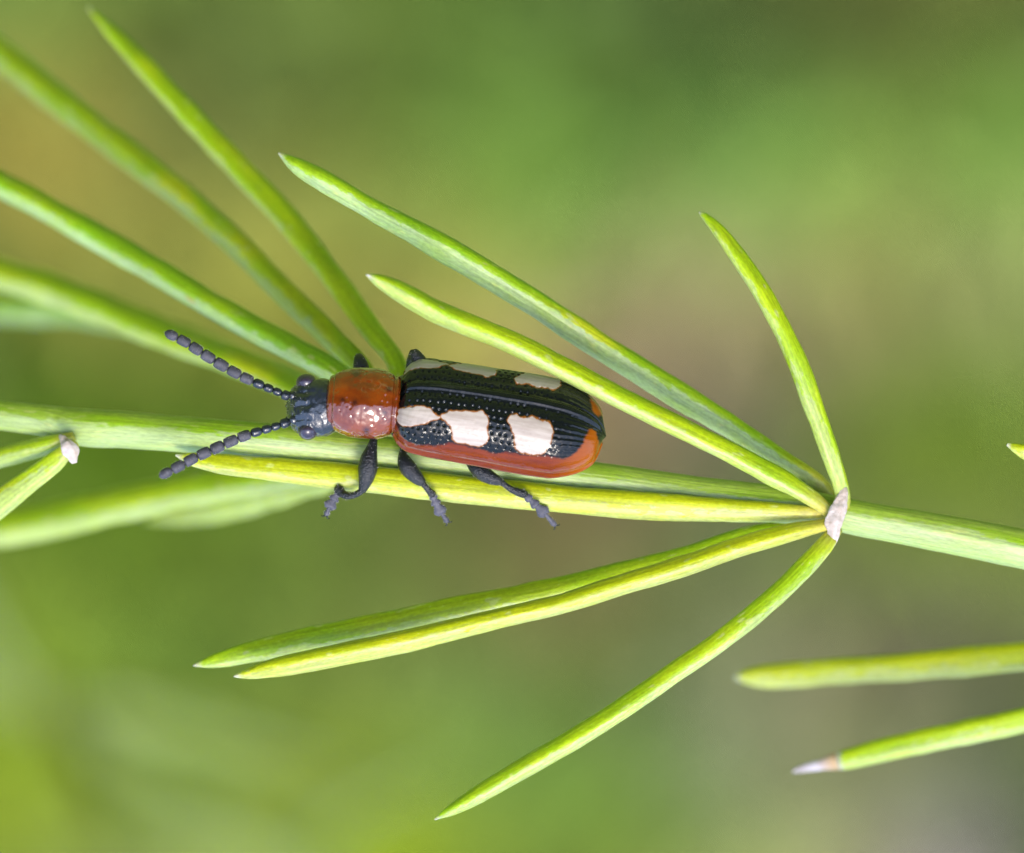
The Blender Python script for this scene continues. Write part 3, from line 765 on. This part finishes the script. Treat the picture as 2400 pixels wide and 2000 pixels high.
BARREL = [(0, 0.30), (0.06, 0.72), (0.22, 0.95), (0.65, 1.0), (0.92, 0.90), (1.0, 0.36)]
ROUND = [(0, 0.50), (0.12, 0.80), (0.4, 1.0), (0.72, 1.0), (0.9, 0.82), (1.0, 0.50)]
CLUB = [(0, 0.35), (0.10, 0.75), (0.35, 1.0), (0.6, 0.98), (0.82, 0.75), (0.94, 0.42), (1.0, 0.10)]
def antenna(cpts, z0, z1):
    """cpts: segment joints in px"""
    J = np.array([px(x, y, z0 + (z1 - z0) * i / (len(cpts) - 1)) for i, (x, y) in enumerate(cpts)])
    root = None
    n = len(J) - 1
    rad = [0.100, 0.080, 0.088, 0.094, 0.104, 0.110, 0.112, 0.110, 0.108, 0.106, 0.100]
    first = None
    for i in range(n):
        a, b = J[i], J[i + 1]
        v, f, V, N = bead(a + (b - a) * 0.01, b + (b - a) * 0.01, rad[min(i, 10)], CLUB if i == n - 1 else (ROUND if i < 4 else BARREL), seed=i, rough=0.007)
        m = MAT['antg'] if i < 4 else MAT['ant']
        if first is None:
            first = mesh_obj('antenna', to_world(v), f, m, beetle); continue
        o = mesh_obj('antenna_segment', to_world(v), f, m, first)
        if i >= 4:
            rs = np.random.default_rng(i + int(cpts[0][1])); k = rs.choice(len(V), 46, replace=False)
            setae('antenna_down', V[k], N[k], 0.028, first, i)
c3 = lambda x, y: (350 + 0.24 * x, 740 + 0.24 * y)
mid = lambda a, b: ((a[0] + b[0]) / 2, (a[1] + b[1]) / 2)
def joints(cs):
    c = [c3(*p) for p in cs]
    j = [mid(c[i], c[i + 1]) for i in range(len(c) - 1)]
    return [(2 * c[0][0] - j[0][0], 2 * c[0][1] - j[0][1])] + j + [(2 * c[-1][0] - j[-1][0], 2 * c[-1][1] - j[-1][1])]
antenna(joints([(1325, 1050), (1235, 1085), (1150, 1105), (1050, 1138), (935, 1167), (797, 1228), (665, 1287), (535, 1343), (405, 1405), (285, 1475), (160, 1540)]), 0.52, 0.75)
antenna(joints([(1332, 780), (1255, 745), (1165, 712), (1075, 670), (957, 620), (830, 557), (705, 482), (572, 405), (457, 325), (342, 247), (215, 190)]), 0.55, 0.55)

def limb(name, rows, mat, parent, nc=20, n=40, flat=1.0, rough=0.008, seed=0, hair=0):
    R = np.array([(*px(x, y, z), r / PXMM) for x, y, z, r in rows])
    Q = spline(R, n); P = Q[:, :3]; rr = np.maximum(Q[:, 3], 0.006)
    V, F, N, G = tube(P, rr, nc, flat=flat, rough=rough, seed=seed)
    v, f = close_ends(V, F, n, nc)
    o = mesh_obj(name, to_world(v), f, mat, parent)
    if hair:
        rs = np.random.default_rng(seed + 5); k = rs.choice(len(V), hair, replace=False)
        setae('leg_down', V[k], N[k], 0.04, parent if parent is not beetle else o, seed)
    return o

def leg(femur, tibia, tarsus, seed):
    fem = limb('leg', femur, MAT['leg'], beetle, seed=seed, hair=50)
    limb('tibia', tibia, MAT['leg'], fem, seed=seed + 1, hair=60)
    J = np.array([px(x, y, z) for x, y, z in tarsus])
    w = (0.085, 0.105, 0.135, 0.055)
    for i in range(len(J) - 1):
        a, b = J[i], J[i + 1]
        pr = [(0, 0.35), (0.3, 0.6), (0.75, 1.0), (0.92, 0.85), (1.0, 0.3)] if i < 3 else [(0, 0.7), (0.5, 0.8), (0.85, 1.1), (1, 0.6)]
        v, f, V, N = bead(a - (b - a) * 0.08, b + (b - a) * 0.08, w[i], pr, flat=0.55 if i < 3 else 1.0, seed=seed + i, rough=0.006)
        o = mesh_obj('tarsus_segment', to_world(v), f, MAT['tarsus'], fem)
        rs = np.random.default_rng(seed + i); k = rs.choice(len(V), 40, replace=False)
        setae('tarsus_down', V[k], N[k], 0.030, fem, seed + i)
        if i == 2:                                 # two lobes
            d = (b - a) / np.linalg.norm(b - a); s = np.cross(d, (0, 0, 1.0)); s /= np.linalg.norm(s)
            for q in (1, -1):
                v, f, V, N = bead(a + (b - a) * 0.45 + s * 0.02 * q, b + s * 0.075 * q + d * 0.05, 0.05, CLUB, flat=0.6, seed=seed)
                mesh_obj('tarsus_lobe', to_world(v), f, MAT['tarsus'], fem)
    e = J[-1]; d = (J[-1] - J[-2]); d /= np.linalg.norm(d); s = np.cross(d, (0, 0, 1.0)); s /= np.linalg.norm(s)
    for q in (1, -1):
        P = np.array([e, e + d * 0.05 + s * 0.035 * q, e + d * 0.07 + s * 0.07 * q + np.array((0, 0, -0.03)), e + d * 0.05 + s * 0.09 * q + np.array((0, 0, -0.07))])
        Q = spline(np.column_stack([P, (0.020, 0.016, 0.011, 0.004)]), 14)
        V, F, N, G = tube(Q[:, :3], Q[:, 3], 8); v, f = close_ends(V, F, 14, 8)
        mesh_obj('claw', to_world(v), f, MAT['leg'], fem)

leg([(884, 985, -0.15, 12), (877, 1024, 0.02, 9), (872, 1048, 0.10, 13), (865, 1075, 0.16, 20.5), (862, 1098, 0.18, 23), (858, 1122, 0.18, 18.5), (852, 1142, 0.16, 12), (848, 1152, 0.14, 9)],
    [(853, 1146, 0.14, 8), (838, 1157, 0.10, 8), (820, 1163, 0.02, 8), (804, 1158, -0.08, 10), (794, 1146, -0.16, 12), (793, 1138, -0.2, 6)],
    [(800, 1150, -0.12), (789, 1160, -0.14), (781, 1172, -0.18), (772, 1188, -0.22), (765, 1206, -0.30)], 200)
leg([(955, 1030, -0.2, 12), (945, 1062, 0.0, 10), (947, 1078, 0.08, 16), (956, 1096, 0.14, 20), (970, 1113, 0.17, 18), (983, 1126, 0.17, 14), (992, 1133, 0.15, 9)],
    [(988, 1130, 0.15, 8), (998, 1142, 0.13, 6.5), (1008, 1153, 0.08, 8), (1014, 1160, 0.04, 9), (1017, 1164, 0.02, 4)],
    [(1011, 1156, 0.05), (1017, 1170, 0.02), (1023, 1182, -0.02), (1034, 1202, -0.10), (1048, 1222, -0.22)], 300)
leg([(1092, 1062, -0.2, 12), (1104, 1086, 0.0, 12), (1116, 1098, 0.10, 17), (1132, 1110, 0.15, 18.5), (1150, 1120, 0.17, 16), (1166, 1127, 0.17, 12), (1175, 1130, 0.15, 8)],
    [(1170, 1127, 0.15, 9), (1182, 1136, 0.13, 7), (1200, 1148, 0.09, 8), (1218, 1155, 0.04, 10), (1232, 1160, 0.0, 9), (1238, 1163, 0.0, 3)],
    [(1228, 1158, 0.0), (1243, 1172, -0.02), (1258, 1186, -0.05), (1277, 1204, -0.12), (1300, 1230, -0.24)], 400)
# legs on the far side: only the knees show past the body
leg([(850, 930, -0.3, 14), (848, 885, -0.15, 18), (846, 862, -0.1, 19), (843, 846, -0.12, 15), (841, 835, -0.2, 10)],
    [(841, 838, -0.2, 9), (836, 860, -0.55, 8), (840, 900, -0.8, 8), (850, 930, -0.95, 9)],
    [(850, 930, -0.95), (856, 945, -1.0), (862, 958, -1.0), (870, 972, -1.0), (880, 985, -1.05)], 500)
leg([(1010, 920, -0.3, 14), (992, 868, 0.1, 17), (983, 848, 0.2, 18), (975, 834, 0.22, 15), (969, 825, 0.18, 11)],
    [(969, 828, 0.18, 10), (960, 850, -0.25, 8), (960, 900, -0.6, 8), (965, 960, -0.9, 9)],
    [(965, 960, -0.9), (970, 985, -0.95), (976, 1000, -0.95), (984, 1015, -0.95), (995, 1032, -0.95)], 600)
leg([(1150, 960, -0.3, 14), (1165, 925, -0.3, 17), (1175, 905, -0.3, 16), (1185, 895, -0.3, 10)],
    [(1185, 895, -0.3, 9), (1195, 930, -0.6, 8), (1210, 980, -0.8, 8), (1225, 1020, -0.95, 9)],
    [(1225, 1020, -0.95), (1235, 1040, -0.98), (1245, 1052, -0.98), (1255, 1065, -0.95), (1265, 1078, -0.9)], 700)
